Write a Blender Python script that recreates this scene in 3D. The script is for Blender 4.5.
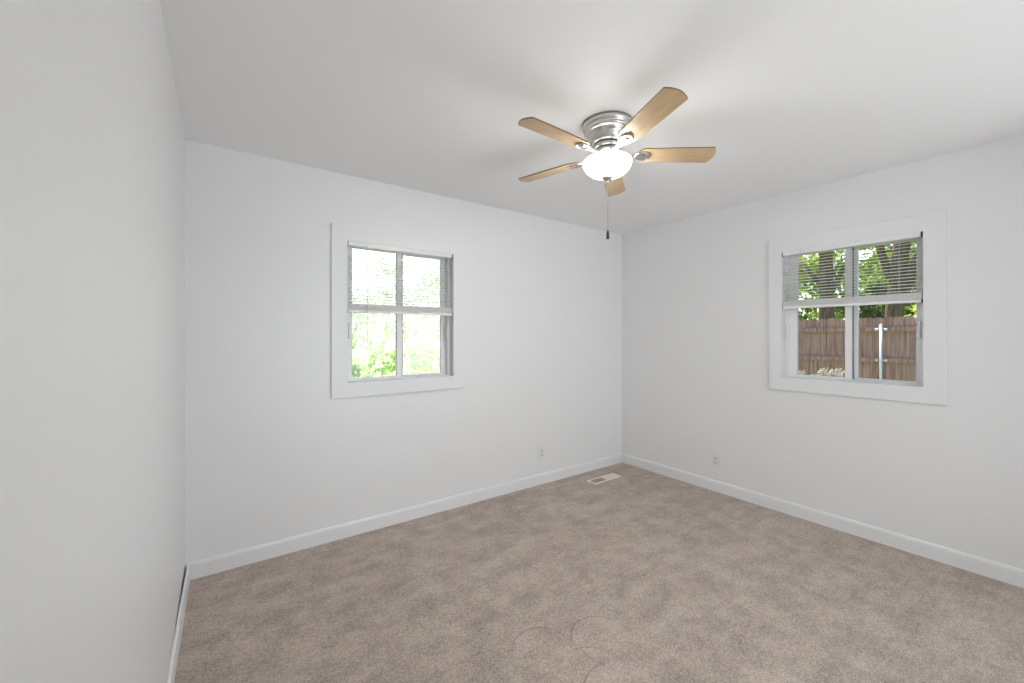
import bpy, math, random
import numpy as np
from mathutils import Vector, Matrix

for o in list(bpy.data.objects):
    bpy.data.objects.remove(o, do_unlink=True)
scene = bpy.context.scene
col = scene.collection
PI = math.pi
R = math.radians

# ------------------------------------------------------------------ camera, world, sun, exposure
W, H, REAR = 3.676, 2.44, -3.25          # room: x 0..W, y REAR..0, z 0..H
WT = 0.15                                # wall thickness

cam_d = bpy.data.cameras.new('camera')
cam = bpy.data.objects.new('camera', cam_d)
col.objects.link(cam)
cam.location = (0.158, -2.891, 1.3515)
cam.rotation_euler = (PI / 2, 0, -R(35.553))
cam_d.sensor_width = 36.0
cam_d.lens = 408.8 / 1024 * 36.0
cam_d.shift_y = -5.3 / 1024
cam_d.clip_start = 0.02
cam_d.clip_end = 300
scene.camera = cam

world = bpy.data.worlds.new('sky')
scene.world = world
world.use_nodes = True
wn = world.node_tree.nodes
wl = world.node_tree.links
bg = wn['Background']
sky = wn.new('ShaderNodeTexSky')
sky.sky_type = 'NISHITA'
sky.sun_disc = False
sky.sun_elevation = R(60)
sky.sun_rotation = R(40)
sky.air_density = 1.0
sky.dust_density = 2.0
wl.new(sky.outputs['Color'], bg.inputs['Color'])
SKY_STRENGTH = 0.46
bg.inputs['Strength'].default_value = SKY_STRENGTH

sun_d = bpy.data.lights.new('sun', 'SUN')
sun_d.energy = 22.0
sun_d.angle = R(0.6)
sun_d.color = (1.0, 0.97, 0.93)
sun = bpy.data.objects.new('sun', sun_d)
col.objects.link(sun)
sun_dir = Vector((0.40, 0.55, 1.30)).normalized()      # towards the sun
sun.rotation_euler = sun_dir.to_track_quat('Z', 'Y').to_euler()
sun.location = (8, 8, 14)

LAMP_EMISSION = 68.0                     # the glass bowl of the ceiling fan
LAMP_COLOR = (1.0, 0.985, 0.965)

# fill lamps added out of view behind the camera to brighten the room evenly


def fill_lamp(name, loc, rot, sx, sy, energy):
    d = bpy.data.lights.new(name, 'AREA')
    d.shape = 'RECTANGLE'
    d.size, d.size_y, d.energy = sx, sy, energy
    d.color = (0.865, 0.945, 1.0)
    o = bpy.data.objects.new(name, d)
    o.location, o.rotation_euler = loc, rot
    col.objects.link(o)


fill_lamp('fill_forward', (1.9, -6.36, 1.15), (PI / 2, 0, 0), 2.6, 2.0, 52.0)  # added fill, shines forward through the rear opening
fill_lamp('fill_upward', (1.9, -4.4, 0.05), (PI, 0, 0), 3.0, 1.9, 26.0)  # added fill, shines up towards the ceiling

vs = scene.view_settings
scene.display_settings.display_device = 'sRGB'
vs.view_transform = 'Standard'
vs.look = 'None'
vs.gamma = 1.0
vs.use_curve_mapping = False
vs.exposure = 0.21

cy = scene.cycles
cy.max_bounces = 16
cy.diffuse_bounces = 10
cy.glossy_bounces = 5
cy.transparent_max_bounces = 24
cy.transmission_bounces = 8
cy.caustics_reflective = False
cy.caustics_refractive = False
cy.sample_clamp_indirect = 6.0
cy.use_denoising = True


def portal(name, loc, rot, sx, sy):
    """guides sky sampling through a window opening; gives off no light of its own"""
    d = bpy.data.lights.new(name, 'AREA')
    d.shape = 'RECTANGLE'
    d.size, d.size_y = sx, sy
    d.cycles.is_portal = True
    o = bpy.data.objects.new(name, d)
    o.location, o.rotation_euler = loc, rot
    col.objects.link(o)


portal('window_portal', (1.25, WT + 0.02, 1.51), (-PI / 2, 0, 0), 0.84, 1.0)
portal('window_portal', (W + WT + 0.02, -1.93, 1.51), (0, PI / 2, 0), 1.0, 0.84)


# ------------------------------------------------------------------ mesh helpers
class MB:
    def __init__(self):
        self.v, self.f, self.s = [], [], []

    def add(self, vs_, fs_, smooth=False, M=None):
        b = len(self.v)
        for p in vs_:
            p = Vector(p)
            self.v.append(tuple(M @ p) if M is not None else tuple(p))
        for f in fs_:
            self.f.append([b + i for i in f])
            self.s.append(smooth)
        return self

    def box(self, x0, x1, y0, y1, z0, z1, M=None):
        vs_ = [(x, y, z) for x in (x0, x1) for y in (y0, y1) for z in (z0, z1)]
        fs_ = [(0, 1, 3, 2), (4, 6, 7, 5), (0, 4, 5, 1), (2, 3, 7, 6), (0, 2, 6, 4), (1, 5, 7, 3)]
        return self.add(vs_, fs_, False, M)

    def lathe(self, prof, n=40, M=None, smooth=True, cap=True):
        """prof: list of (r, z), revolved around z"""
        vs_, fs_ = [], []
        for r, z in prof:
            for k in range(n):
                a = 2 * PI * k / n
                vs_.append((r * math.cos(a), r * math.sin(a), z))
        m = len(prof)
        for i in range(m - 1):
            for k in range(n):
                a, b = i * n + k, i * n + (k + 1) % n
                fs_.append((a, b, b + n, a + n))
        if cap:
            fs_.append(tuple(range(n - 1, -1, -1)))
            fs_.append(tuple((m - 1) * n + k for k in range(n)))
        return self.add(vs_, fs_, smooth, M)

    def tube(self, pts, rad, n=8, M=None):
        pts = [Vector(p) for p in pts]
        if not isinstance(rad, (list, tuple)):
            rad = [rad] * len(pts)
        vs_, fs_ = [], []
        for i, p in enumerate(pts):
            t = (pts[min(i + 1, len(pts) - 1)] - pts[max(i - 1, 0)]).normalized()
            a = Vector((0, 0, 1)) if abs(t.z) < 0.9 else Vector((1, 0, 0))
            u = t.cross(a).normalized()
            w = t.cross(u).normalized()
            for k in range(n):
                an = 2 * PI * k / n
                vs_.append(p + (u * math.cos(an) + w * math.sin(an)) * rad[i])
        for i in range(len(pts) - 1):
            for k in range(n):
                a, b = i * n + k, i * n + (k + 1) % n
                fs_.append((a, b, b + n, a + n))
        fs_.append(tuple(range(n - 1, -1, -1)))
        fs_.append(tuple((len(pts) - 1) * n + k for k in range(n)))
        return self.add(vs_, fs_, True, M)

    def prism(self, outline, z0, z1, M=None):
        n = len(outline)
        vs_ = [(x, y, z0) for x, y in outline] + [(x, y, z1) for x, y in outline]
        fs_ = [tuple(range(n - 1, -1, -1)), tuple(range(n, 2 * n))]
        fs_ += [(k, (k + 1) % n, n + (k + 1) % n, n + k) for k in range(n)]
        return self.add(vs_, fs_, False, M)

    def frame(self, x0, x1, z0, z1, w, y0, y1, wl_=None, wr=None, wt=None, wb=None, M=None):
        """rectangular ring in the xz plane, mitred corners, one closed mesh"""
        wl_ = w if wl_ is None else wl_
        wr = w if wr is None else wr
        wt = w if wt is None else wt
        wb = w if wb is None else wb
        o = [(x0, z0), (x1, z0), (x1, z1), (x0, z1)]
        i = [(x0 + wl_, z0 + wb), (x1 - wr, z0 + wb), (x1 - wr, z1 - wt), (x0 + wl_, z1 - wt)]
        vs_ = [(a, y0, b) for a, b in o + i] + [(a, y1, b) for a, b in o + i]
        fs_ = []
        for k in range(4):
            n = (k + 1) % 4
            fs_.append((k, n, 4 + n, 4 + k))
            fs_.append((8 + k, 12 + k, 12 + n, 8 + n))
            fs_.append((k, 8 + k, 8 + n, n))
            fs_.append((4 + k, 4 + n, 12 + n, 12 + k))
        return self.add(vs_, fs_, False, M)

    def build(self, name, mat, parent=None, bevel=0.0, seg=2, loc=None, rot=None):
        me = bpy.data.meshes.new(name)
        me.from_pydata(self.v, [], self.f)
        me.polygons.foreach_set('use_smooth', self.s)
        me.materials.append(mat)
        import bmesh
        bm = bmesh.new()
        bm.from_mesh(me)
        bmesh.ops.recalc_face_normals(bm, faces=bm.faces)
        bm.to_mesh(me)
        bm.free()
        me.update()
        o = bpy.data.objects.new(name, me)
        col.objects.link(o)
        if parent is not None:
            o.parent = parent
        if loc is not None:
            o.location = loc
        if rot is not None:
            o.rotation_euler = rot
        if bevel:
            b = o.modifiers.new('bevel', 'BEVEL')
            b.width, b.segments, b.limit_method, b.angle_limit = bevel, seg, 'ANGLE', R(40)
        return o


def tag(o, label=None, cat=None, group=None, kind=None):
    if label:
        o['label'] = label
    if cat:
        o['category'] = cat
    if group:
        o['group'] = group
    if kind:
        o['kind'] = kind
    return o


def empty(name, loc=(0, 0, 0), rz=0.0):
    o = bpy.data.objects.new(name, None)
    o.empty_display_size = 0.1
    o.location = loc
    o.rotation_euler = (0, 0, rz)
    col.objects.link(o)
    return o


# ------------------------------------------------------------------ materials
def srgb(r, g, b):
    def c(x):
        x /= 255.0
        return x / 12.92 if x <= 0.04045 else ((x + 0.055) / 1.055) ** 2.4
    return (c(r), c(g), c(b), 1.0)


def pmat(name, color, rough=0.5, metal=0.0, spec=0.5):
    m = bpy.data.materials.new(name)
    m.use_nodes = True
    p = m.node_tree.nodes['Principled BSDF']
    p.inputs['Base Color'].default_value = color
    p.inputs['Roughness'].default_value = rough
    p.inputs['Metallic'].default_value = metal
    p.inputs['Specular IOR Level'].default_value = spec
    return m


def add_bump(m, scale, strength, dist=0.002, detail=4.0, noise_type=None):
    nt = m.node_tree
    n, l = nt.nodes, nt.links
    tc = n.new('ShaderNodeTexCoord')
    t = n.new('ShaderNodeTexNoise')
    t.inputs['Scale'].default_value = scale
    t.inputs['Detail'].default_value = detail
    b = n.new('ShaderNodeBump')
    b.inputs['Strength'].default_value = strength
    b.inputs['Distance'].default_value = dist
    l.new(tc.outputs['Object'], t.inputs['Vector'])
    l.new(t.outputs['Fac'], b.inputs['Height'])
    l.new(b.outputs['Normal'], n['Principled BSDF'].inputs['Normal'])
    return m


def vary(m, c1, c2, scale, detail=4.0, stretch=(1, 1, 1), lo=0.35, hi=0.65):
    """base colour from stretched noise between two colours"""
    nt = m.node_tree
    n, l = nt.nodes, nt.links
    tc = n.new('ShaderNodeTexCoord')
    mp = n.new('ShaderNodeMapping')
    mp.inputs['Scale'].default_value = stretch
    t = n.new('ShaderNodeTexNoise')
    t.inputs['Scale'].default_value = scale
    t.inputs['Detail'].default_value = detail
    r = n.new('ShaderNodeValToRGB')
    r.color_ramp.elements[0].position = lo
    r.color_ramp.elements[0].color = c1
    r.color_ramp.elements[1].position = hi
    r.color_ramp.elements[1].color = c2
    l.new(tc.outputs['Object'], mp.inputs['Vector'])
    l.new(mp.outputs['Vector'], t.inputs['Vector'])
    l.new(t.outputs['Fac'], r.inputs['Fac'])
    return r


WALL = add_bump(pmat('wall_paint', (0.785, 0.787, 0.79, 1), 0.36, 0, 0.5), 95, 0.14, 0.0016, 3)
CEIL = add_bump(pmat('ceiling_paint', (0.89, 0.89, 0.893, 1), 0.75, 0, 0.25), 60, 0.10, 0.0015, 3)
TRIM = pmat('trim_paint', (0.785, 0.79, 0.795, 1), 0.35, 0, 0.45)
VINYL = pmat('white_vinyl', (0.82, 0.82, 0.83, 1), 0.35)
ALU = pmat('aluminium', (0.78, 0.785, 0.80, 1), 0.35, 0.1)
SLAT = bpy.data.materials.new('blind_slat')          # thin vinyl, lets some daylight through
SLAT.use_nodes = True
_n, _l = SLAT.node_tree.nodes, SLAT.node_tree.links
_tl = _n.new('ShaderNodeBsdfTranslucent')
_tl.inputs['Color'].default_value = (0.85, 0.85, 0.82, 1)
_ms = _n.new('ShaderNodeMixShader')
_ms.inputs[0].default_value = 0.30
_n['Principled BSDF'].inputs['Base Color'].default_value = (0.86, 0.86, 0.85, 1)
_n['Principled BSDF'].inputs['Roughness'].default_value = 0.4
_l.new(_n['Principled BSDF'].outputs[0], _ms.inputs[1])
_l.new(_tl.outputs[0], _ms.inputs[2])
_l.new(_ms.outputs[0], _n['Material Output'].inputs['Surface'])
WAND = pmat('clear_grey_wand', (0.50, 0.51, 0.52, 1), 0.3)
DARKP = pmat('dark_plastic', (0.02, 0.02, 0.025, 1), 0.4)
GREYP = pmat('grey_plastic', (0.20, 0.20, 0.21, 1), 0.5)
NICKEL = pmat('brushed_nickel', (0.66, 0.65, 0.63, 1), 0.29, 1.0)
NICKEL_D = pmat('dark_nickel', (0.30, 0.28, 0.26, 1), 0.3, 1.0)
PLATE = pmat('outlet_white', (0.745, 0.75, 0.755, 1), 0.35)
PLATE2 = pmat('outlet_face', (0.68, 0.68, 0.68, 1), 0.4)

# carpet --------------------------------------------------------------
CARPET = pmat('carpet', (0.3, 0.25, 0.2, 1), 1.0, 0, 0.0)


def carpet_nodes(m):
    nt = m.node_tree
    n, l = nt.nodes, nt.links
    P = n['Principled BSDF']
    P.inputs['Sheen Weight'].default_value = 0.15
    P.inputs['Sheen Roughness'].default_value = 0.6
    tc = n.new('ShaderNodeTexCoord')
    V = tc.outputs['Object']

    def math_(op, a, b=None, c=None, clamp=False):
        k = n.new('ShaderNodeMath')
        k.operation = op
        k.use_clamp = clamp
        for i, x in enumerate((a, b, c)):
            if x is None:
                continue
            if isinstance(x, (int, float)):
                k.inputs[i].default_value = x
            else:
                l.new(x, k.inputs[i])
        return k.outputs[0]

    def noise(scale, detail, stretch=(1, 1, 1), rot=0.0, dist=0.0, rough=0.5):
        mp = n.new('ShaderNodeMapping')
        mp.inputs['Scale'].default_value = stretch
        mp.inputs['Rotation'].default_value = (0, 0, rot)
        l.new(V, mp.inputs['Vector'])
        t = n.new('ShaderNodeTexNoise')
        t.inputs['Scale'].default_value = scale
        t.inputs['Detail'].default_value = detail
        t.inputs['Roughness'].default_value = rough
        t.inputs['Distortion'].default_value = dist
        l.new(mp.outputs['Vector'], t.inputs['Vector'])
        return t.outputs['Fac']

    def smooth(x, a, b):
        k = n.new('ShaderNodeMapRange')
        k.interpolation_type = 'SMOOTHSTEP'
        l.new(x, k.inputs['Value'])
        k.inputs['From Min'].default_value = a
        k.inputs['From Max'].default_value = b
        return k.outputs['Result']

    nap = smooth(noise(6.5, 12, (1, 1, 1), 0.5, 0.1, 0.74), 0.33, 0.69)       # brushed patches of pile
    strokes = smooth(noise(4.0, 8, (0.55, 2.6, 1), R(6), 0.1, 0.68), 0.36, 0.66)   # vacuum strokes
    big = noise(1.1, 2)
    grain = noise(190, 2, rough=0.85)
    grain2 = noise(60, 3, rough=0.8)
    val = math_('MULTIPLY_ADD', nap, 0.30, 0.68)
    val = math_('MULTIPLY_ADD', strokes, 0.13, val)
    val = math_('MULTIPLY_ADD', math_('SUBTRACT', big, 0.5), 0.16, val)
    val = math_('MULTIPLY_ADD', math_('SUBTRACT', grain, 0.5), 2.3, val)
    val = math_('MULTIPLY_ADD', math_('SUBTRACT', grain2, 0.5), 1.1, val)
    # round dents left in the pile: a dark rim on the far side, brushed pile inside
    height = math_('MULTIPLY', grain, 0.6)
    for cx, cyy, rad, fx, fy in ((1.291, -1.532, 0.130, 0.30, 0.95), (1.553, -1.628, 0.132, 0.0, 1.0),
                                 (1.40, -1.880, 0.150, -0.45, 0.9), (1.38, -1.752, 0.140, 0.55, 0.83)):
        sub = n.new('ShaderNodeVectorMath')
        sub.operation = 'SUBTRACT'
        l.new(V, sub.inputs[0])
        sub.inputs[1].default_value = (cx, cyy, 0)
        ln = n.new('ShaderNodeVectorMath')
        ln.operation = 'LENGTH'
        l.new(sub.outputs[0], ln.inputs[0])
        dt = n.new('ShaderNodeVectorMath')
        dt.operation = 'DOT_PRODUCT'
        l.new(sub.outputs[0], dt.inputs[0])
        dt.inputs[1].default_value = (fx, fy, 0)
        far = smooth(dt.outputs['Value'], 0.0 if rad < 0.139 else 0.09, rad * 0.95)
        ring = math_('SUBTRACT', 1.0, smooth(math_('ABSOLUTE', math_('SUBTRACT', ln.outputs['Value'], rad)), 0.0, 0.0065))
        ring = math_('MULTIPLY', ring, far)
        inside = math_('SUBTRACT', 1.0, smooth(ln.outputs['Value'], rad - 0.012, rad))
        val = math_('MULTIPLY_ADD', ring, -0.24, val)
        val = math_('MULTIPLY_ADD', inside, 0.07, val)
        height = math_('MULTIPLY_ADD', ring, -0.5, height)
    mix = n.new('ShaderNodeMix')
    mix.data_type = 'RGBA'
    mix.blend_type = 'MULTIPLY'
    mix.inputs[0].default_value = 1.0
    mix.inputs[6].default_value = (0.485, 0.402, 0.343, 1)
    cmb = n.new('ShaderNodeCombineColor')
    for i in range(3):
        l.new(val, cmb.inputs[i])
    l.new(cmb.outputs[0], mix.inputs[7])
    l.new(mix.outputs[2], P.inputs['Base Color'])
    b = n.new('ShaderNodeBump')
    b.inputs['Strength'].default_value = 0.6
    b.inputs['Distance'].default_value = 0.006
    l.new(height, b.inputs['Height'])
    l.new(b.outputs['Normal'], P.inputs['Normal'])


carpet_nodes(CARPET)

# maple blades ---------------------------------------------------------
MAPLE = pmat('maple_laminate', (0.6, 0.4, 0.2, 1), 0.38)
_r = vary(MAPLE, srgb(180, 152, 116), srgb(197, 170, 134), 9, 5, (0.6, 9, 1), 0.3, 0.7)
MAPLE.node_tree.links.new(_r.outputs['Color'], MAPLE.node_tree.nodes['Principled BSDF'].inputs['Base Color'])
MAPLE_EDGE = pmat('blade_edge', srgb(120, 92, 62), 0.5)

# lit bowl ---------------------------------------------------------------
BOWL = bpy.data.materials.new('lit_frosted_glass')
BOWL.use_nodes = True
p_ = BOWL.node_tree.nodes['Principled BSDF']
p_.inputs['Base Color'].default_value = (0.9, 0.88, 0.85, 1)
p_.inputs['Roughness'].default_value = 0.3
p_.inputs['Emission Color'].default_value = (*LAMP_COLOR, 1)
_n, _l = BOWL.node_tree.nodes, BOWL.node_tree.links
_tc = _n.new('ShaderNodeTexCoord')
_sx = _n.new('ShaderNodeSeparateXYZ')
_mr = _n.new('ShaderNodeMapRange')
_mr.interpolation_type = 'SMOOTHSTEP'
_mr.inputs['From Min'].default_value = -0.180
_mr.inputs['From Max'].default_value = -0.236
_mr.inputs['To Min'].default_value = 2.6
_mr.inputs['To Max'].default_value = LAMP_EMISSION        # the bulbs hang low in the bowl
_l.new(_tc.outputs['Object'], _sx.inputs[0])
_l.new(_sx.outputs['Z'], _mr.inputs['Value'])
_l.new(_mr.outputs[0], p_.inputs['Emission Strength'])

# window glass -----------------------------------------------------------
GLASS = bpy.data.materials.new('window_glass')
GLASS.use_nodes = True
_n, _l = GLASS.node_tree.nodes, GLASS.node_tree.links
_n.remove(_n['Principled BSDF'])
tr = _n.new('ShaderNodeBsdfTransparent')
tr.inputs['Color'].default_value = (0.93, 0.95, 0.94, 1)
gl = _n.new('ShaderNodeBsdfGlossy')
gl.inputs['Roughness'].default_value = 0.01
fr = _n.new('ShaderNodeFresnel')
fr.inputs['IOR'].default_value = 1.45
mx = _n.new('ShaderNodeMixShader')
_l.new(fr.outputs[0], mx.inputs[0])
_l.new(tr.outputs[0], mx.inputs[1])
_l.new(gl.outputs[0], mx.inputs[2])
_l.new(mx.outputs[0], _n['Material Output'].inputs['Surface'])


def leaf_mat(name, c1, c2, trans=0.5, scale=2.5):
    m = bpy.data.materials.new(name)
    m.use_nodes = True
    n, l = m.node_tree.nodes, m.node_tree.links
    n.remove(n['Principled BSDF'])
    tc = n.new('ShaderNodeTexCoord')
    t = n.new('ShaderNodeTexNoise')
    t.inputs['Scale'].default_value = scale
    t.inputs['Detail'].default_value = 6
    r = n.new('ShaderNodeValToRGB')
    r.color_ramp.elements[0].position = 0.35
    r.color_ramp.elements[0].color = c1
    r.color_ramp.elements[1].position = 0.65
    r.color_ramp.elements[1].color = c2
    l.new(tc.outputs['Object'], t.inputs['Vector'])
    l.new(t.outputs['Fac'], r.inputs['Fac'])
    d = n.new('ShaderNodeBsdfDiffuse')
    tl = n.new('ShaderNodeBsdfTranslucent')
    mxx = n.new('ShaderNodeMixShader')
    mxx.inputs[0].default_value = trans
    l.new(r.outputs['Color'], d.inputs['Color'])
    l.new(r.outputs['Color'], tl.inputs['Color'])
    l.new(d.outputs[0], mxx.inputs[1])
    l.new(tl.outputs[0], mxx.inputs[2])
    l.new(mxx.outputs[0], n['Material Output'].inputs['Surface'])
    return m


LEAF_PALE = leaf_mat('pale_leaves', srgb(206, 214, 188), srgb(238, 241, 230), 0.55)
LEAF_LIME = leaf_mat('lime_leaves', srgb(112, 146, 66), srgb(186, 206, 146), 0.5)
LEAF_DARK = leaf_mat('dark_leaves', srgb(54, 78, 34), srgb(108, 128, 56), 0.5)
LEAF_MID = leaf_mat('yellow_green_leaves', srgb(105, 132, 48), srgb(168, 180, 86), 0.6)
PALE_CLUMP = leaf_mat('pale_clumps', srgb(120, 112, 100), srgb(190, 182, 170), 0.3)  # pale mottled colour for clumps of small leaf shapes
BARK = pmat('bark', srgb(110, 92, 72), 0.95, 0, 0.1)
_r = vary(BARK, srgb(70, 58, 44), srgb(112, 98, 76), 7, 5, (4, 4, 0.7))
BARK.node_tree.links.new(_r.outputs['Color'], BARK.node_tree.nodes['Principled BSDF'].inputs['Base Color'])
FENCE = pmat('weathered_cedar', srgb(130, 98, 80), 0.85, 0, 0.2)
_r = vary(FENCE, srgb(114, 84, 80), srgb(158, 122, 114), 3, 6, (9, 9, 0.6))
FENCE.node_tree.links.new(_r.outputs['Color'], FENCE.node_tree.nodes['Principled BSDF'].inputs['Base Color'])
POST = pmat('galvanised_post', (0.52, 0.52, 0.56, 1), 0.5)
GRASS = pmat('lawn', srgb(90, 110, 50), 1.0, 0, 0.0)
_r = vary(GRASS, srgb(84, 100, 58), srgb(126, 134, 92), 2.2, 6)
GRASS.node_tree.links.new(_r.outputs['Color'], GRASS.node_tree.nodes['Principled BSDF'].inputs['Base Color'])
SHIELD_ROOF = pmat('shield_roof_paint', (0.7, 0.69, 0.66, 1), 0.7)  # for the unseen overhang that blocks the sun


# ------------------------------------------------------------------ room shell
def wall_mesh(name, x0, x1, z0, z1, thick, hole=None, loc=(0, 0, 0), rz=0.0):
    """wall in local xz with inner face at y=0, outer face at y=thick; hole = (x0,x1,z0,z1)"""
    xs, zs = [x0, x1], [z0, z1]
    if hole:
        xs = [x0, hole[0], hole[1], x1]
        zs = [z0, hole[2], hole[3], z1]
    nx, nz = len(xs), len(zs)
    vs_ = [(x, y, z) for y in (0, thick) for z in zs for x in xs]

    def idx(i, k, s):
        return s * nx * nz + k * nx + i
    fs_ = []
    for k in range(nz - 1):
        for i in range(nx - 1):
            if hole and i == 1 and k == 1:
                continue
            fs_.append((idx(i, k, 0), idx(i + 1, k, 0), idx(i + 1, k + 1, 0), idx(i, k + 1, 0)))
            fs_.append((idx(i, k, 1), idx(i, k + 1, 1), idx(i + 1, k + 1, 1), idx(i + 1, k, 1)))
    for i in range(nx - 1):
        fs_.append((idx(i, 0, 0), idx(i, 0, 1), idx(i + 1, 0, 1), idx(i + 1, 0, 0)))
        fs_.append((idx(i, nz - 1, 0), idx(i + 1, nz - 1, 0), idx(i + 1, nz - 1, 1), idx(i, nz - 1, 1)))
    for k in range(nz - 1):
        fs_.append((idx(0, k, 0), idx(0, k + 1, 0), idx(0, k + 1, 1), idx(0, k, 1)))
        fs_.append((idx(nx - 1, k, 0), idx(nx - 1, k, 1), idx(nx - 1, k + 1, 1), idx(nx - 1, k + 1, 0)))
    if hole:
        a, b, c, d = (1, 1), (2, 1), (2, 2), (1, 2)
        for p, q in ((a, b), (b, c), (c, d), (d, a)):
            fs_.append((idx(*p, 0), idx(*p, 1), idx(*q, 1), idx(*q, 0)))
    o = MB().add(vs_, fs_).build(name, WALL, None, loc=loc, rot=(0, 0, rz))
    return tag(o, kind='structure')


AH = (0.852, 1.652, 1.035, 1.995)        # opening in the back wall, local x and z
BH = (1.541, 2.322, 1.035, 1.995)        # opening in the right wall, local x = -y
FILL_ROOM_Y = -6.4                              # far wall of an unseen room added to hold the fill lamps
tag(MB().box(-WT, W + WT, FILL_ROOM_Y - WT, WT, -0.12, 0).build('floor', CARPET), kind='structure')
tag(MB().box(-WT, W + WT, FILL_ROOM_Y - WT, WT, H, H + 0.1).build('ceiling', CEIL), kind='structure')
wall_mesh('wall_back', 0, W, 0, H, WT, AH)
wall_mesh('wall_right', -WT, -FILL_ROOM_Y + WT, 0, H, WT, BH, loc=(W, 0, 0), rz=-PI / 2)
wall_mesh('wall_left', FILL_ROOM_Y - WT, WT, 0, H, WT, loc=(0, 0, 0), rz=PI / 2)
wall_mesh('wall_rear', -W, 0, 0, H, WT, (-3.25, -0.75, 0.0, 2.36), loc=(0, REAR, 0), rz=PI)  # opening added out of view to let the fill light in
wall_mesh('wall_fill_room', -W, 0, 0, H, WT, loc=(0, FILL_ROOM_Y, 0), rz=PI)  # end wall of the added, unseen room
tag(MB().box(-0.9, W + 0.75, FILL_ROOM_Y - 0.9, 0.75, H + 0.12, H + 0.24).build('sun_shield_roof', SHIELD_ROOF), kind='structure')  # unseen overhang, sized to keep direct sun out of the windows


def baseboard(name, L, h, t, loc, rz):
    """profile along local x, wall face at y=0, room side -y, eased top edge"""
    prof = [(0, 0), (-t, 0), (-t, h - 0.018), (-t + 0.002, h - 0.008), (-t + 0.006, h - 0.001), (-t + 0.008, h), (0, h)]
    n = len(prof)
    vs_ = [(x, y, z) for x in (0, L) for y, z in prof]
    fs_ = [tuple(range(n)), tuple(range(2 * n - 1, n - 1, -1))]
    fs_ += [(k, n + k, n + (k + 1) % n, (k + 1) % n) for k in range(n)]
    o = MB().add(vs_, fs_).build(name, TRIM, loc=loc, rot=(0, 0, rz))
    return tag(o, kind='structure')


baseboard('baseboard_back', W, 0.095, 0.014, (0, 0, 0), 0)
baseboard('baseboard_right', -REAR, 0.095, 0.014, (W, 0, 0), -PI / 2)
# the left board has come away from the wall towards the back corner
_pth = [(0.0, FILL_ROOM_Y), (0.0, -1.45), (0.0005, -0.75), (0.0115, -0.016)]
_pr = [(0.0, 0.0), (0.0135, 0.0), (0.0135, 0.074), (0.011, 0.083), (0.004, 0.088), (0.0, 0.088)]
_v = [(x + a, y, z) for x, y in _pth for a, z in _pr]
_k = len(_pr)
_f = [tuple(range(_k)), tuple(range(4 * _k - 1, 3 * _k - 1, -1))]
for q in range(3):
    _f += [(q * _k + a, q * _k + (a + 1) % _k, (q + 1) * _k + (a + 1) % _k, (q + 1) * _k + a) for a in range(_k)]
tag(MB().add(_v, _f).build('baseboard_left', TRIM), kind='structure')


# ------------------------------------------------------------------ windows
def make_window(name, hole, loc, rz, meet, pane_l, pane_r, case_l, case_r):
    """horizontal sliding window: local x along the wall, y outward, z up"""
    x0, x1, z0, z1 = hole
    w = empty(name, loc, rz)
    tag(w, kind='structure')
    # flat picture-frame casing on the wall
    MB().frame(x0 - case_l, x1 + case_r, 0.940, 2.098, 0.09, -0.018, 0.0,
               wl_=case_l, wr=case_r, wt=2.098 - z1, wb=z0 - 0.940).build('window_casing', TRIM, w, 0.0015)
    # wooden liner of the opening
    MB().frame(x0, x1, z0, z1, 0.004, -0.017, WT).build('jamb_liner', TRIM, w)
    x0, x1, z0, z1 = x0 + 0.004, x1 - 0.004, z0 + 0.004, z1 - 0.004
    f = MB().frame(x0, x1, z0, z1, 0.020, 0.045, 0.125, wb=0.010, wt=0.012)
    f.box(x0 + 0.02, x1 - 0.02, 0.082, 0.086, z0 + 0.010, z0 + 0.020)          # track rib
    f.build('window_frame', ALU, w, 0.001)
    a0, a1 = x0 + 0.020, x1 - 0.020
    # room-side sash on the left, its stile meets the outer sash
    s = MB().frame(a0, meet + 0.022, z0 + 0.006, z1 - 0.010, 0.03, 0.052, 0.078,
                   wl_=pane_l - a0, wr=0.040, wb=0.016, wt=0.018).build('sliding_sash', VINYL, w, 0.0015)
    MB().box(pane_l - 0.004, meet - 0.016, 0.063, 0.067, z0 + 0.018, z1 - 0.024).build('glass_pane', GLASS, s)
    g = MB().box(pane_l - 0.0005, pane_l + 0.003, 0.0605, 0.0625, z0 + 0.022, z1 - 0.028)
    g.box(meet - 0.0205, meet - 0.0175, 0.0605, 0.0625, z0 + 0.022, z1 - 0.028)
    g.build('glazing_gasket', GREYP, s)
    # fixed outer sash on the right
    s2 = MB().frame(meet - 0.006, a1, z0 + 0.006, z1 - 0.010, 0.03, 0.090, 0.116,
                    wl_=0.050, wr=a1 - pane_r, wb=0.016, wt=0.018).build('fixed_sash', VINYL, w, 0.0015)
    MB().box(meet + 0.042, pane_r + 0.004, 0.101, 0.105, z0 + 0.018, z1 - 0.024).build('glass_pane', GLASS, s2)
    m = MB().box(meet + 0.0225, meet + 0.027, 0.056, 0.074, z0 + 0.016, z1 - 0.022)
    m.build('weather_strip', GREYP, w)
    # white sash stops clipped to both jambs
    for xx, sgn in ((x0 + 0.020, 1), (x1 - 0.020, -1)):
        xa, xb = sorted((xx, xx + sgn * 0.012))
        MB().box(xa, xb, 0.026, 0.048, 1.335, 1.445).build('sash_stop', VINYL, w, 0.002)
    return w


make_window('window_1', AH, (0, 0, 0), 0.0, 1.236, 0.902, 1.592, 0.097, 0.090)
make_window('window_2', BH, (W, 0, 0), -PI / 2, 1.933, 1.625, 2.270, 0.088, 0.094)


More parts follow.
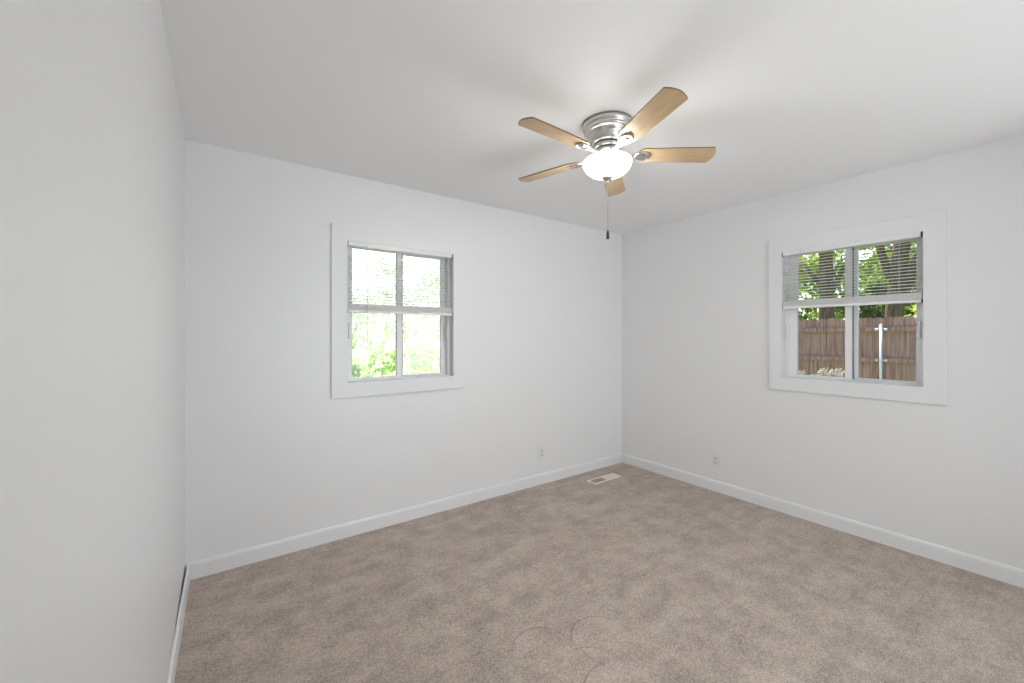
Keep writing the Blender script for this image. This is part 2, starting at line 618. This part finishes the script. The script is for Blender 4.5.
def make_blind(hole, loc, rz, label, wand, dark_end, zlow):
    """half-raised mini blind hung inside the opening, local frame as its window"""
    x0, x1, z0, z1 = hole
    x0, x1 = x0 + 0.008, x1 - 0.008
    b = empty('window_blind', loc, rz)
    tag(b, label, 'blind', 'mini blinds in the two windows')
    zt = z1 - 0.004
    zh = zt - 0.026
    h = MB()
    y0, y1 = -0.012, 0.016
    h.box(x0, x1, y0, y0 + 0.0015, zh, zt)
    h.box(x0, x1, y1 - 0.0015, y1, zh, zt)
    h.box(x0, x1, y0, y1, zh - 0.0008, zh + 0.0008)
    hr = h.build('headrail', VINYL, b)
    for xa in (x0 - 0.0035, x1 - 0.0005):
        MB().box(xa - (0.006 if xa > x0 else 0), xa + (0.004 if xa > x0 else 0.005), -0.0175, 0.018, zh - 0.003, zt + 0.003).build(
            'end_bracket', DARKP if dark_end == (xa > x0) else GREYP, hr)
    # open slats, room edge tipped down
    sl = MB()
    zb = zlow + 0.063                                                    # top of the gathered slats
    n = int((zh - 0.012 - zb) / 0.0212)
    t = R(16)
    yc = 0.003
    prof = []
    for i in range(5):
        q = -1 + i * 0.5
        yy, zz = q * 0.0125, 0.0016 * (1 - q * q)
        prof.append((yy * math.cos(t) - zz * math.sin(t), yy * math.sin(t) + zz * math.cos(t)))
    full = [(y, z + 0.00035) for y, z in prof] + [(y, z - 0.00035) for y, z in reversed(prof)]

    def slat(z, pr):
        m = len(pr)
        vs_ = [(x, yc + y, z + zz) for x in (x0 + 0.002, x1 - 0.002) for y, zz in pr]
        fs_ = [tuple(range(m)), tuple(range(2 * m - 1, m - 1, -1))]
        fs_ += [(k, m + k, m + (k + 1) % m, (k + 1) % m) for k in range(m)]
        sl.add(vs_, fs_)
    for k in range(n):
        slat(zb + 0.012 + k * 0.0212, full)
    sl.build('slats', SLAT, b)
    sl = MB()
    flat = []
    for i in range(5):
        q = -1 + i * 0.5
        flat.append((q * 0.0125, 0.0016 * (1 - q * q)))
    fl = [(y, z + 0.0009) for y, z in flat] + [(y, z - 0.0009) for y, z in reversed(flat)]
    for k in range(20):
        slat(zlow + 0.020 + k * 0.0021, fl)
    sl.build('gathered_slats', SLAT, b)
    br = MB().box(x0, x1, yc - 0.0125, yc + 0.0125, zlow, zlow + 0.018).build('bottom_rail', VINYL, b, 0.002)
    for xa in (x0 - 0.0015, x1 - 0.0005):
        MB().box(xa - (0.005 if xa > x0 else 0), xa + 0.003, yc - 0.0135, yc + 0.013, zlow - 0.001, zlow + 0.019).build(
            'end_cap', DARKP if dark_end == (xa > x0) else GREYP, br)
    for q in (0.14, 0.86):
        xx = x0 + (x1 - x0) * q
        c = MB()
        for yy in (yc - 0.0135, yc + 0.0135):
            c.tube([(xx, yy, zlow + 0.018), (xx, yy, zh)], 0.0006, 5)
        c.build('ladder_cord', SLAT, b)
    if wand:
        wd = MB().tube([(wand, -0.022, zh + 0.004), (wand, -0.024, 1.30)], 0.0022, 8)
        wd.tube([(wand, -0.012, zh + 0.010), (wand, -0.022, zh + 0.008), (wand, -0.022, zh)], 0.0014, 6)
        wd.build('tilt_wand', WAND, b)
    else:
        MB().tube([(x0 + 0.12, -0.012, zt - 0.006), (x0 + 0.12, -0.024, zt - 0.009), (x0 + 0.12, -0.024, zt - 0.020)],
                  0.0016, 6).build('wand_hook', GREYP, b)
    return b


make_blind(AH, (0, 0, 0), 0.0,
           'half raised white mini blind with a thin tilt wand, in the window facing bright leaves', 0.983, False, 1.512)
make_blind(BH, (W, 0, 0), -PI / 2,
           'half raised white mini blind without a wand, in the window facing the brown fence', None, True, 1.560)


# ------------------------------------------------------------------ ceiling fan
FX, FY = 1.775, -1.469
fan = tag(empty('ceiling_fan', (FX, FY, H)),
          'nickel ceiling fan with five pale maple blades and a lit white glass bowl', 'ceiling fan')
MB().lathe([(0.120, 0.0), (0.125, -0.001), (0.1255, -0.020), (0.123, -0.026), (0.117, -0.030),
            (0.116, -0.036), (0.1185, -0.040), (0.1185, -0.046), (0.112, -0.051), (0.103, -0.055)], 56).build(
    'canopy', NICKEL, fan)
MB().lathe([(0.101, -0.050), (0.102, -0.056), (0.099, -0.062), (0.094, -0.066), (0.092, -0.074), (0.089, -0.092),
            (0.083, -0.104), (0.078, -0.107), (0.060, -0.108)], 56).build('motor_housing', NICKEL, fan)
MB().lathe([(0.060, -0.106), (0.0605, -0.112), (0.052, -0.113)], 40).build('rotor_gap', DARKP, fan)
MB().lathe([(0.058, -0.112), (0.068, -0.113), (0.070, -0.116), (0.070, -0.126), (0.066, -0.130), (0.056, -0.131)],
           48).build('flywheel', NICKEL, fan)
MB().lathe([(0.050, -0.130), (0.051, -0.136), (0.050, -0.138)], 40).build('switch_housing_gap', NICKEL_D, fan)
MB().lathe([(0.050, -0.136), (0.060, -0.138), (0.062, -0.144), (0.058, -0.150), (0.048, -0.158)], 48).build(
    'light_fitter', NICKEL, fan)

# bowl: narrow neck, rounded shoulder, half-round bottom
prof = [(0.046, -0.156), (0.054, -0.158), (0.066, -0.163), (0.090, -0.173), (0.107, -0.182), (0.117, -0.189), (0.1215, -0.196)]
for i in range(1, 15):
    a = (PI / 2) * i / 15
    prof.append((0.1215 * math.cos(a) ** 0.9, -0.196 - 0.078 * math.sin(a)))
prof.append((0.010, -0.2745))
MB().lathe(prof, 64).build('glass_bowl', BOWL, fan)
fin = MB().lathe([(0.024, -0.270), (0.029, -0.273), (0.030, -0.276), (0.027, -0.281), (0.019, -0.288), (0.012, -0.294),
                  (0.0095, -0.298), (0.0095, -0.302), (0.003, -0.306)], 32).build('finial', NICKEL, fan)
# pull chain: small beads on a thread
ch = MB()
ch.tube([(0.004, 0, -0.305), (0.004, 0, -0.540)], 0.0006, 6)
for k in range(58):
    z = -0.309 - k * 0.0040
    ch.lathe([(0.0003, -0.0013), (0.0011, -0.0006), (0.0011, 0.0006), (0.0003, 0.0013)], 6,
             Matrix.Translation((0.004, 0, z)))
chain = ch.build('pull_chain', DARKP, fan)
MB().lathe([(0.0015, -0.540), (0.0040, -0.545), (0.0060, -0.556), (0.0075, -0.570), (0.0078, -0.586), (0.0066, -0.589),
            (0.002, -0.590)], 20, Matrix.Translation((0.004, 0, 0))).build('chain_fob', DARKP, chain)


def blade_outline():
    """blade along +x, from the rounded root to the softly bowed tip"""
    r0, r1 = 0.150, 0.523
    h0, h1 = 0.048, 0.0575
    pts = []
    for i in range(13):                                           # root, half round
        a = PI / 2 + PI * i / 12
        pts.append((r0 + h0 * 0.75 + h0 * 0.75 * math.cos(a), h0 * math.sin(a)))
    pts += [(0.34, -0.0545), (r1, -h1)]
    for i in range(1, 14):                                        # tip bow
        q = -1 + 2 * i / 14
        pts.append((r1 + 0.020 * (1 - q * q), h1 * q))
    pts += [(r1, h1), (0.34, 0.0545)]
    return pts


BZ = 2.281 - H
PITCH = R(11.3)
for i in range(5):
    th = R(251.3) + i * 2 * PI / 5
    rot = (Matrix.Rotation(-0.028, 3, 'X') @ Matrix.Rotation(0.033, 3, 'Y') @ Matrix.Rotation(th, 3, 'Z')
           @ Matrix.Rotation(-PITCH, 3, 'X')).to_euler()          # the blade ring sits slightly out of level
    if i == 0:
        blade0 = MB().prism(blade_outline(), -0.003, 0.003).build('blade', MAPLE, fan, 0, 1, (0, 0, BZ), rot)
        blade0.data.materials.append(MAPLE_EDGE)
        for pl in blade0.data.polygons:
            pl.material_index = 1 if abs(pl.normal.z) < 0.5 else 0
        # bracket: arm from the flywheel, then an oval medallion under the blade root
        br = MB()
        arm = [(0.060, 0.022), (0.095, 0.012), (0.125, 0.014), (0.150, 0.030), (0.150, -0.030), (0.125, -0.014),
               (0.095, -0.012), (0.060, -0.022)]
        br.prism(arm, -0.0085, -0.0035)
        bracket0 = br.build('blade_bracket', NICKEL, fan, 0.0015, 2, (0, 0, BZ), rot)
        md = MB()
        S = Matrix.Translation((0.176, 0, 0)) @ Matrix.Diagonal((1.0, 0.82, 1, 1))
        md.lathe([(0.030, -0.0031), (0.038, -0.004), (0.040, -0.008), (0.037, -0.0115), (0.031, -0.0115), (0.028, -0.008),
                  (0.018, -0.0075), (0.014, -0.0105), (0.002, -0.0120)], 36, S)
        med0 = md.build('medallion', NICKEL, bracket0)
    else:
        for src in (blade0, bracket0):
            c = src.copy()
            col.objects.link(c)
            c.parent = fan
            c.rotation_euler = rot
            for chd in src.children:
                g = chd.copy()
                col.objects.link(g)
                g.parent = c


# ------------------------------------------------------------------ outlets and floor register
def make_outlet(loc, rz, label):
    o = empty('wall_outlet', loc, rz)
    tag(o, label, 'outlet', 'duplex outlets')
    MB().box(-0.036, 0.036, -0.006, 0.0, -0.058, 0.058).build('cover_plate', PLATE, o, 0.003, 3)
    for s in (-1, 1):
        m = MB()
        pts = []
        for i in range(24):
            a = 2 * PI * i / 24
            pts.append((0.0165 * math.cos(a), max(-0.0125, min(0.0125, 0.0165 * math.sin(a)))))
        m.prism(pts, 0.0, 0.0026, Matrix.Translation((0, -0.0055, s * 0.0195)) @ Matrix.Rotation(PI / 2, 4, 'X'))
        rc = m.build('receptacle', PLATE2, o)
        k = MB()
        for xx, hh in ((-0.0065, 0.0045), (0.0065, 0.0036)):
            k.box(xx - 0.0011, xx + 0.0011, -0.0086, -0.0075, s * 0.0195 + 0.0025 - hh, s * 0.0195 + 0.0025 + hh)
        k.box(-0.002, 0.002, -0.0086, -0.0075, s * 0.0195 - 0.0105, s * 0.0195 - 0.0065)
        k.build('slots', DARKP, rc)
    MB().lathe([(0.003, 0.0), (0.003, 0.001), (0.0015, 0.0016)], 12,
               Matrix.Translation((0, -0.0055, 0)) @ Matrix.Rotation(PI / 2, 4, 'X')).build('screw', NICKEL, o)


make_outlet((2.557, 0, 0.285), 0.0, 'white duplex wall outlet low on the back wall, left of the room corner')
make_outlet((W, -1.028, 0.270), -PI / 2, 'white duplex wall outlet low on the right wall, below the fence window')

REG = pmat('register_enamel', srgb(236, 226, 216), 0.4)
DUCT = pmat('duct_dark', srgb(52, 44, 40), 0.8)
reg = tag(empty('floor_register', (3.118, -0.252, 0.0)),
          'beige metal floor vent with louvres set in the carpet near the corner', 'floor vent')
MB().frame(-0.185, 0.185, -0.057, 0.057, 0.020, -0.007, -0.0005,
           M=Matrix.Rotation(-PI / 2, 4, 'X')).build('flange', REG, reg, 0.002)
MB().box(-0.166, 0.166, -0.038, 0.038, 0.0004, 0.0012).build('duct_opening', DUCT, reg)
lv = MB()
for k in range(28):
    x = -0.160 + k * 0.01185
    lean = R(-35 if k < 14 else 35)
    lv.box(-0.0007, 0.0007, -0.037, 0.037, -0.0035, 0.0035, Matrix.Translation((x, 0, 0.0045)) @ Matrix.Rotation(lean, 4, 'Y'))
lv.box(-0.166, 0.166, -0.0014, 0.0014, 0.002, 0.0075)
lv.box(-0.0025, 0.0025, -0.038, 0.038, 0.001, 0.0075)
lv.build('louvres', REG, reg)
MB().box(-0.150, -0.143, 0.040, 0.052, 0.006, 0.012).build('damper_lever', REG, reg)

# ------------------------------------------------------------------ outdoors
GZ = -0.30
tag(MB().box(-30, 60, -40, 50, GZ - 0.1, GZ).build('lawn_ground', GRASS), kind='structure')


def leaves(name, mat, parent, clumps, n, size, seed, spread=0.33):
    """many folded leaves scattered round clump centres (x, y, z, rx, ry, rz)"""
    rg = np.random.default_rng(seed)
    cl = np.array(clumps, float)
    vol = np.prod(cl[:, 3:6], axis=1) ** 0.7
    pick = rg.choice(len(cl), n, p=vol / vol.sum())
    d = rg.normal(size=(n, 3))
    d /= np.linalg.norm(d, axis=1)[:, None]
    rad = rg.random(n) ** spread
    c = cl[pick, 0:3] + d * rad[:, None] * cl[pick, 3:6]
    a = rg.normal(size=(n, 3))
    a /= np.linalg.norm(a, axis=1)[:, None]
    a[:, 2] -= 0.3
    b = rg.normal(size=(n, 3))
    b -= (np.sum(a * b, 1) / np.sum(a * a, 1))[:, None] * a
    b /= np.linalg.norm(b, axis=1)[:, None]
    nrm = np.cross(a, b)
    s = size * (0.6 + 0.8 * rg.random(n))[:, None]
    v = np.stack([c - a * s * 0.5, c + b * s * 0.27 + nrm * s * 0.08, c + a * s * 0.55, c - b * s * 0.27 + nrm * s * 0.08], 1).reshape(-1, 3)
    me = bpy.data.meshes.new(name)
    f = [(4 * i, 4 * i + 1, 4 * i + 2, 4 * i + 3) for i in range(n)]
    me.from_pydata(v.tolist(), [], f)
    me.materials.append(mat)
    o = bpy.data.objects.new(name, me)
    col.objects.link(o)
    o.parent = parent
    return o


def make_tree(name, label, cat, loc, trunk, clumps, n, size, mat, seed, group=None, limbs=()):
    t = tag(empty(name, loc), label, cat, group)
    m = MB()
    m.tube([p[:3] for p in trunk], [p[3] for p in trunk], 12)
    m.build('trunk', BARK, t)
    for lb in limbs:
        MB().tube([p[:3] for p in lb], [p[3] for p in lb], 8).build('limb', BARK, t)
    leaves('foliage', mat, t, clumps, n, size, seed)
    return t


rnd = random.Random(7)


def crown(cx, cy_, cz, rx, ry, rz, n, k=0.38):
    out = []
    for _ in range(n):
        a, b = rnd.random() * 2 * PI, math.acos(rnd.uniform(-1, 1))
        q = rnd.random() ** 0.45
        s = rnd.uniform(0.7, 1.25) * k
        out.append((cx + rx * q * math.sin(b) * math.cos(a), cy_ + ry * q * math.sin(b) * math.sin(a),
                    cz + rz * q * math.cos(b), rx * s, ry * s, rz * s * 0.7))
    return out


# beyond the back-wall window, in full sun
make_tree('leafy_shrub', 'lime green leafy shrub low outside the left window', 'shrub', (1.62, 3.0, GZ),
          [(0, 0, 0, 0.03), (0.03, 0, 0.5, 0.025), (0.0, 0.05, 1.0, 0.012)],
          crown(0.0, 0, 1.05, 0.62, 0.5, 0.75, 16), 2200, 0.085, LEAF_LIME, 3,
          limbs=[[(0.02, 0, 0.3, 0.015), (0.3, 0.1, 1.1, 0.006)], [(0.02, 0, 0.3, 0.015), (-0.3, 0, 1.1, 0.006)]])
make_tree('garden_tree', 'sunlit pale tree behind the lime shrub outside the left window', 'tree', (1.9, 4.9, GZ),
          [(0, 0, 0, 0.07), (0.0, 0, 1.2, 0.05), (-0.05, 0.1, 2.6, 0.03), (0.1, 0.1, 3.6, 0.02)],
          crown(0.5, 0, 2.2, 1.3, 0.8, 1.9, 40, 0.28), 4200, 0.10, LEAF_PALE, 5, 'trees outside the left window',
          limbs=[[(0.04, 0, 1.0, 0.02), (0.5, 0.3, 2.2, 0.006)], [(0.04, 0, 1.3, 0.02), (-0.5, 0.3, 2.6, 0.006)]])
make_tree('garden_tree', 'sunlit pale tree seen through the right pane of the left window', 'tree', (5.6, 7.9, GZ),
          [(0, 0, 0, 0.11), (0.05, 0, 1.2, 0.09), (0.0, 0.1, 2.8, 0.05), (0.1, 0.1, 3.8, 0.02)],
          crown(-0.8, 0, 2.4, 1.6, 0.9, 2.2, 40, 0.28), 4200, 0.11, LEAF_PALE, 6, 'trees outside the left window',
          limbs=[[(0.04, 0, 1.0, 0.02), (0.5, 0.3, 2.2, 0.006)], [(0.04, 0, 1.3, 0.02), (-0.5, 0.3, 2.6, 0.006)]])

make_tree('garden_bush', 'pale bush far back in the sun, behind the trees outside the left window', 'bush', (8.0, 11.8, GZ),
          [(0, 0, 0, 0.08), (0.05, 0, 0.8, 0.06), (0.0, 0.1, 1.6, 0.03)],
          crown(-2.2, 0, 1.3, 2.2, 1.0, 1.2, 40, 0.28), 4500, 0.13, LEAF_PALE, 21)

# fence beyond the right-wall window
FXX = 10.0
fence = tag(empty('wood_fence', (FXX, 0, GZ)), 'brown weathered plank fence across the yard outside the right window', 'fence')
bp = MB()
fr_ = random.Random(4)
y = -7.0
while y < 7.0:
    wdt = 0.138
    top = 2.000 + fr_.uniform(-0.012, 0.012)
    xo = fr_.uniform(0, 0.004)
    bp.prism([(y, 0.02), (y + wdt, 0.02), (y + wdt, top - 0.03), (y + wdt - 0.03, top), (y + 0.03, top), (y, top - 0.03)],
             0, 0.017, Matrix.Translation((xo, 0, 0)) @ Matrix(((0, 0, 1, 0), (1, 0, 0, 0), (0, 1, 0, 0), (0, 0, 0, 1))))
    y += 0.142
bp.build('board_panel', FENCE, fence)
for z in (0.62, 1.212, 1.776):
    MB().box(-0.040, -0.001, -7.0, 7.0, z - 0.042, z + 0.042).build('rail', FENCE, fence)
PY = -0.745
mp_ = MB().tube([(-0.075, PY, 0.0), (-0.075, PY, 1.85)], 0.021, 14)
mp_.lathe([(0.024, 0), (0.024, 0.012), (0.018, 0.02), (0.006, 0.026)], 14, Matrix.Translation((-0.075, PY, 1.845)))
post = mp_.build('metal_post', POST, fence)
post['label'] = 'white metal post clamped to the rails'
for z in (1.212, 1.776):
    k = MB()
    k.box(-0.046, -0.041, PY - 0.07, PY + 0.07, z - 0.006, z + 0.006)
    k.lathe([(0.025, -0.010), (0.025, 0.010)], 14, Matrix.Translation((-0.075, PY, z)))
    for s in (-1, 1):
        k.box(-0.052, -0.041, PY + s * 0.064 - 0.020, PY + s * 0.064 + 0.020, z - 0.024, z + 0.024)
        k.lathe([(0.022, 0), (0.022, 0.018), (0.008, 0.026)], 10,
                Matrix.Translation((-0.050, PY + s * 0.064, z)) @ Matrix.Rotation(-PI / 2, 4, 'Y'))
    k.build('post_bracket', POST, post)

make_tree('low_plant', 'low plant with pale clumps below the left pane of the fence window', 'plant', (7.0, -0.80, GZ),
          [(0, 0, 0, 0.015), (0, 0, 0.5, 0.012), (0.02, 0, 0.9, 0.006)],
          [(0, 0.30, 1.11, 0.09, 0.07, 0.06), (0, 0.0, 1.13, 0.09, 0.11, 0.09), (0.05, -0.14, 1.15, 0.08, 0.08, 0.08),
           (0.0, 0.14, 1.07, 0.07, 0.06, 0.05)], 150, 0.05, PALE_CLUMP, 9,
          limbs=[[(0, 0, 0.4, 0.01), (0, 0.28, 1.0, 0.004)], [(0, 0, 0.4, 0.01), (0.02, -0.14, 1.0, 0.004)]])

g_ = 'trees behind the fence'
make_tree('yard_tree', 'thick forked tree trunk behind the fence, in the right pane', 'tree', (12.0, -0.45, GZ),
          [(0, 0, 0, 0.20), (0, -0.03, 1.6, 0.165), (0, -0.07, 2.3, 0.15), (0.0, -0.16, 3.4, 0.14), (0.1, -0.3, 5.5, 0.13), (0.2, -0.4, 8, 0.06)],
          crown(0.3, -1.9, 4.8, 2.0, 1.4, 2.1, 36, 0.26), 5000, 0.17, LEAF_DARK, 11, g_,
          limbs=[[(0, -0.06, 2.2, 0.13), (0, -0.30, 2.9, 0.10), (0.1, -0.75, 4.2, 0.08), (0.2, -1.3, 5.5, 0.05)],
                 [(0, 0, 2.9, 0.08), (0.1, 0.30, 4.0, 0.06), (0.2, 0.35, 5.2, 0.03)]])
make_tree('yard_tree', 'straight tree trunk behind the fence, in the left pane', 'tree', (12.0, 0.70, GZ),
          [(0, 0, 0, 0.19), (0, 0, 2.0, 0.16), (0.05, 0.03, 4.0, 0.13), (0.1, 0.1, 7.5, 0.06)],
          crown(0.3, 1.9, 4.8, 2.0, 1.4, 2.1, 36, 0.26), 5000, 0.16, LEAF_DARK, 12, g_,
          limbs=[[(0, 0, 2.4, 0.07), (0.1, -0.30, 3.3, 0.04)], [(0, 0, 2.7, 0.07), (0.1, 0.6, 3.6, 0.04)]])
make_tree('yard_bush', 'dark green bush over the fence, left of the straight trunk', 'bush', (15.5, 3.25, GZ),
          [(0, 0, 0, 0.06), (0, 0, 1.2, 0.05), (0.1, 0, 2.4, 0.02)],
          crown(0, 0, 2.3, 0.6, 1.1, 1.0, 28, 0.36), 4600, 0.13, LEAF_DARK, 13, 'bushes over the fence')
make_tree('yard_bush', 'yellow green sunlit bush over the fence, in the right pane', 'bush', (12.9, -1.35, GZ),
          [(0, 0, 0, 0.06), (0, 0, 1.2, 0.05), (0.1, 0, 2.4, 0.02)],
          crown(0, 0, 2.1, 0.8, 1.0, 0.7, 24, 0.36), 3400, 0.13, LEAF_MID, 14, 'bushes over the fence')
make_tree('yard_bush', 'green bush over the fence, between the two tree trunks', 'bush', (15.0, 0.35, GZ),
          [(0, 0, 0, 0.06), (0, 0, 1.2, 0.05), (0.1, 0, 2.4, 0.02)],
          crown(0, 0, 2.4, 0.7, 1.1, 0.9, 26, 0.36), 4200, 0.13, LEAF_DARK, 15, 'bushes over the fence')
make_tree('yard_tree', 'loose yellow green tree far behind the fence trunks', 'tree', (18.6, 2.0, GZ),
          [(0, 0, 0, 0.15), (0, 0, 2.0, 0.12), (0.05, 0.1, 5.0, 0.06)],
          crown(0, 0, 4.2, 1.8, 3.6, 2.4, 56, 0.24), 8000, 0.20, LEAF_MID, 16, g_)
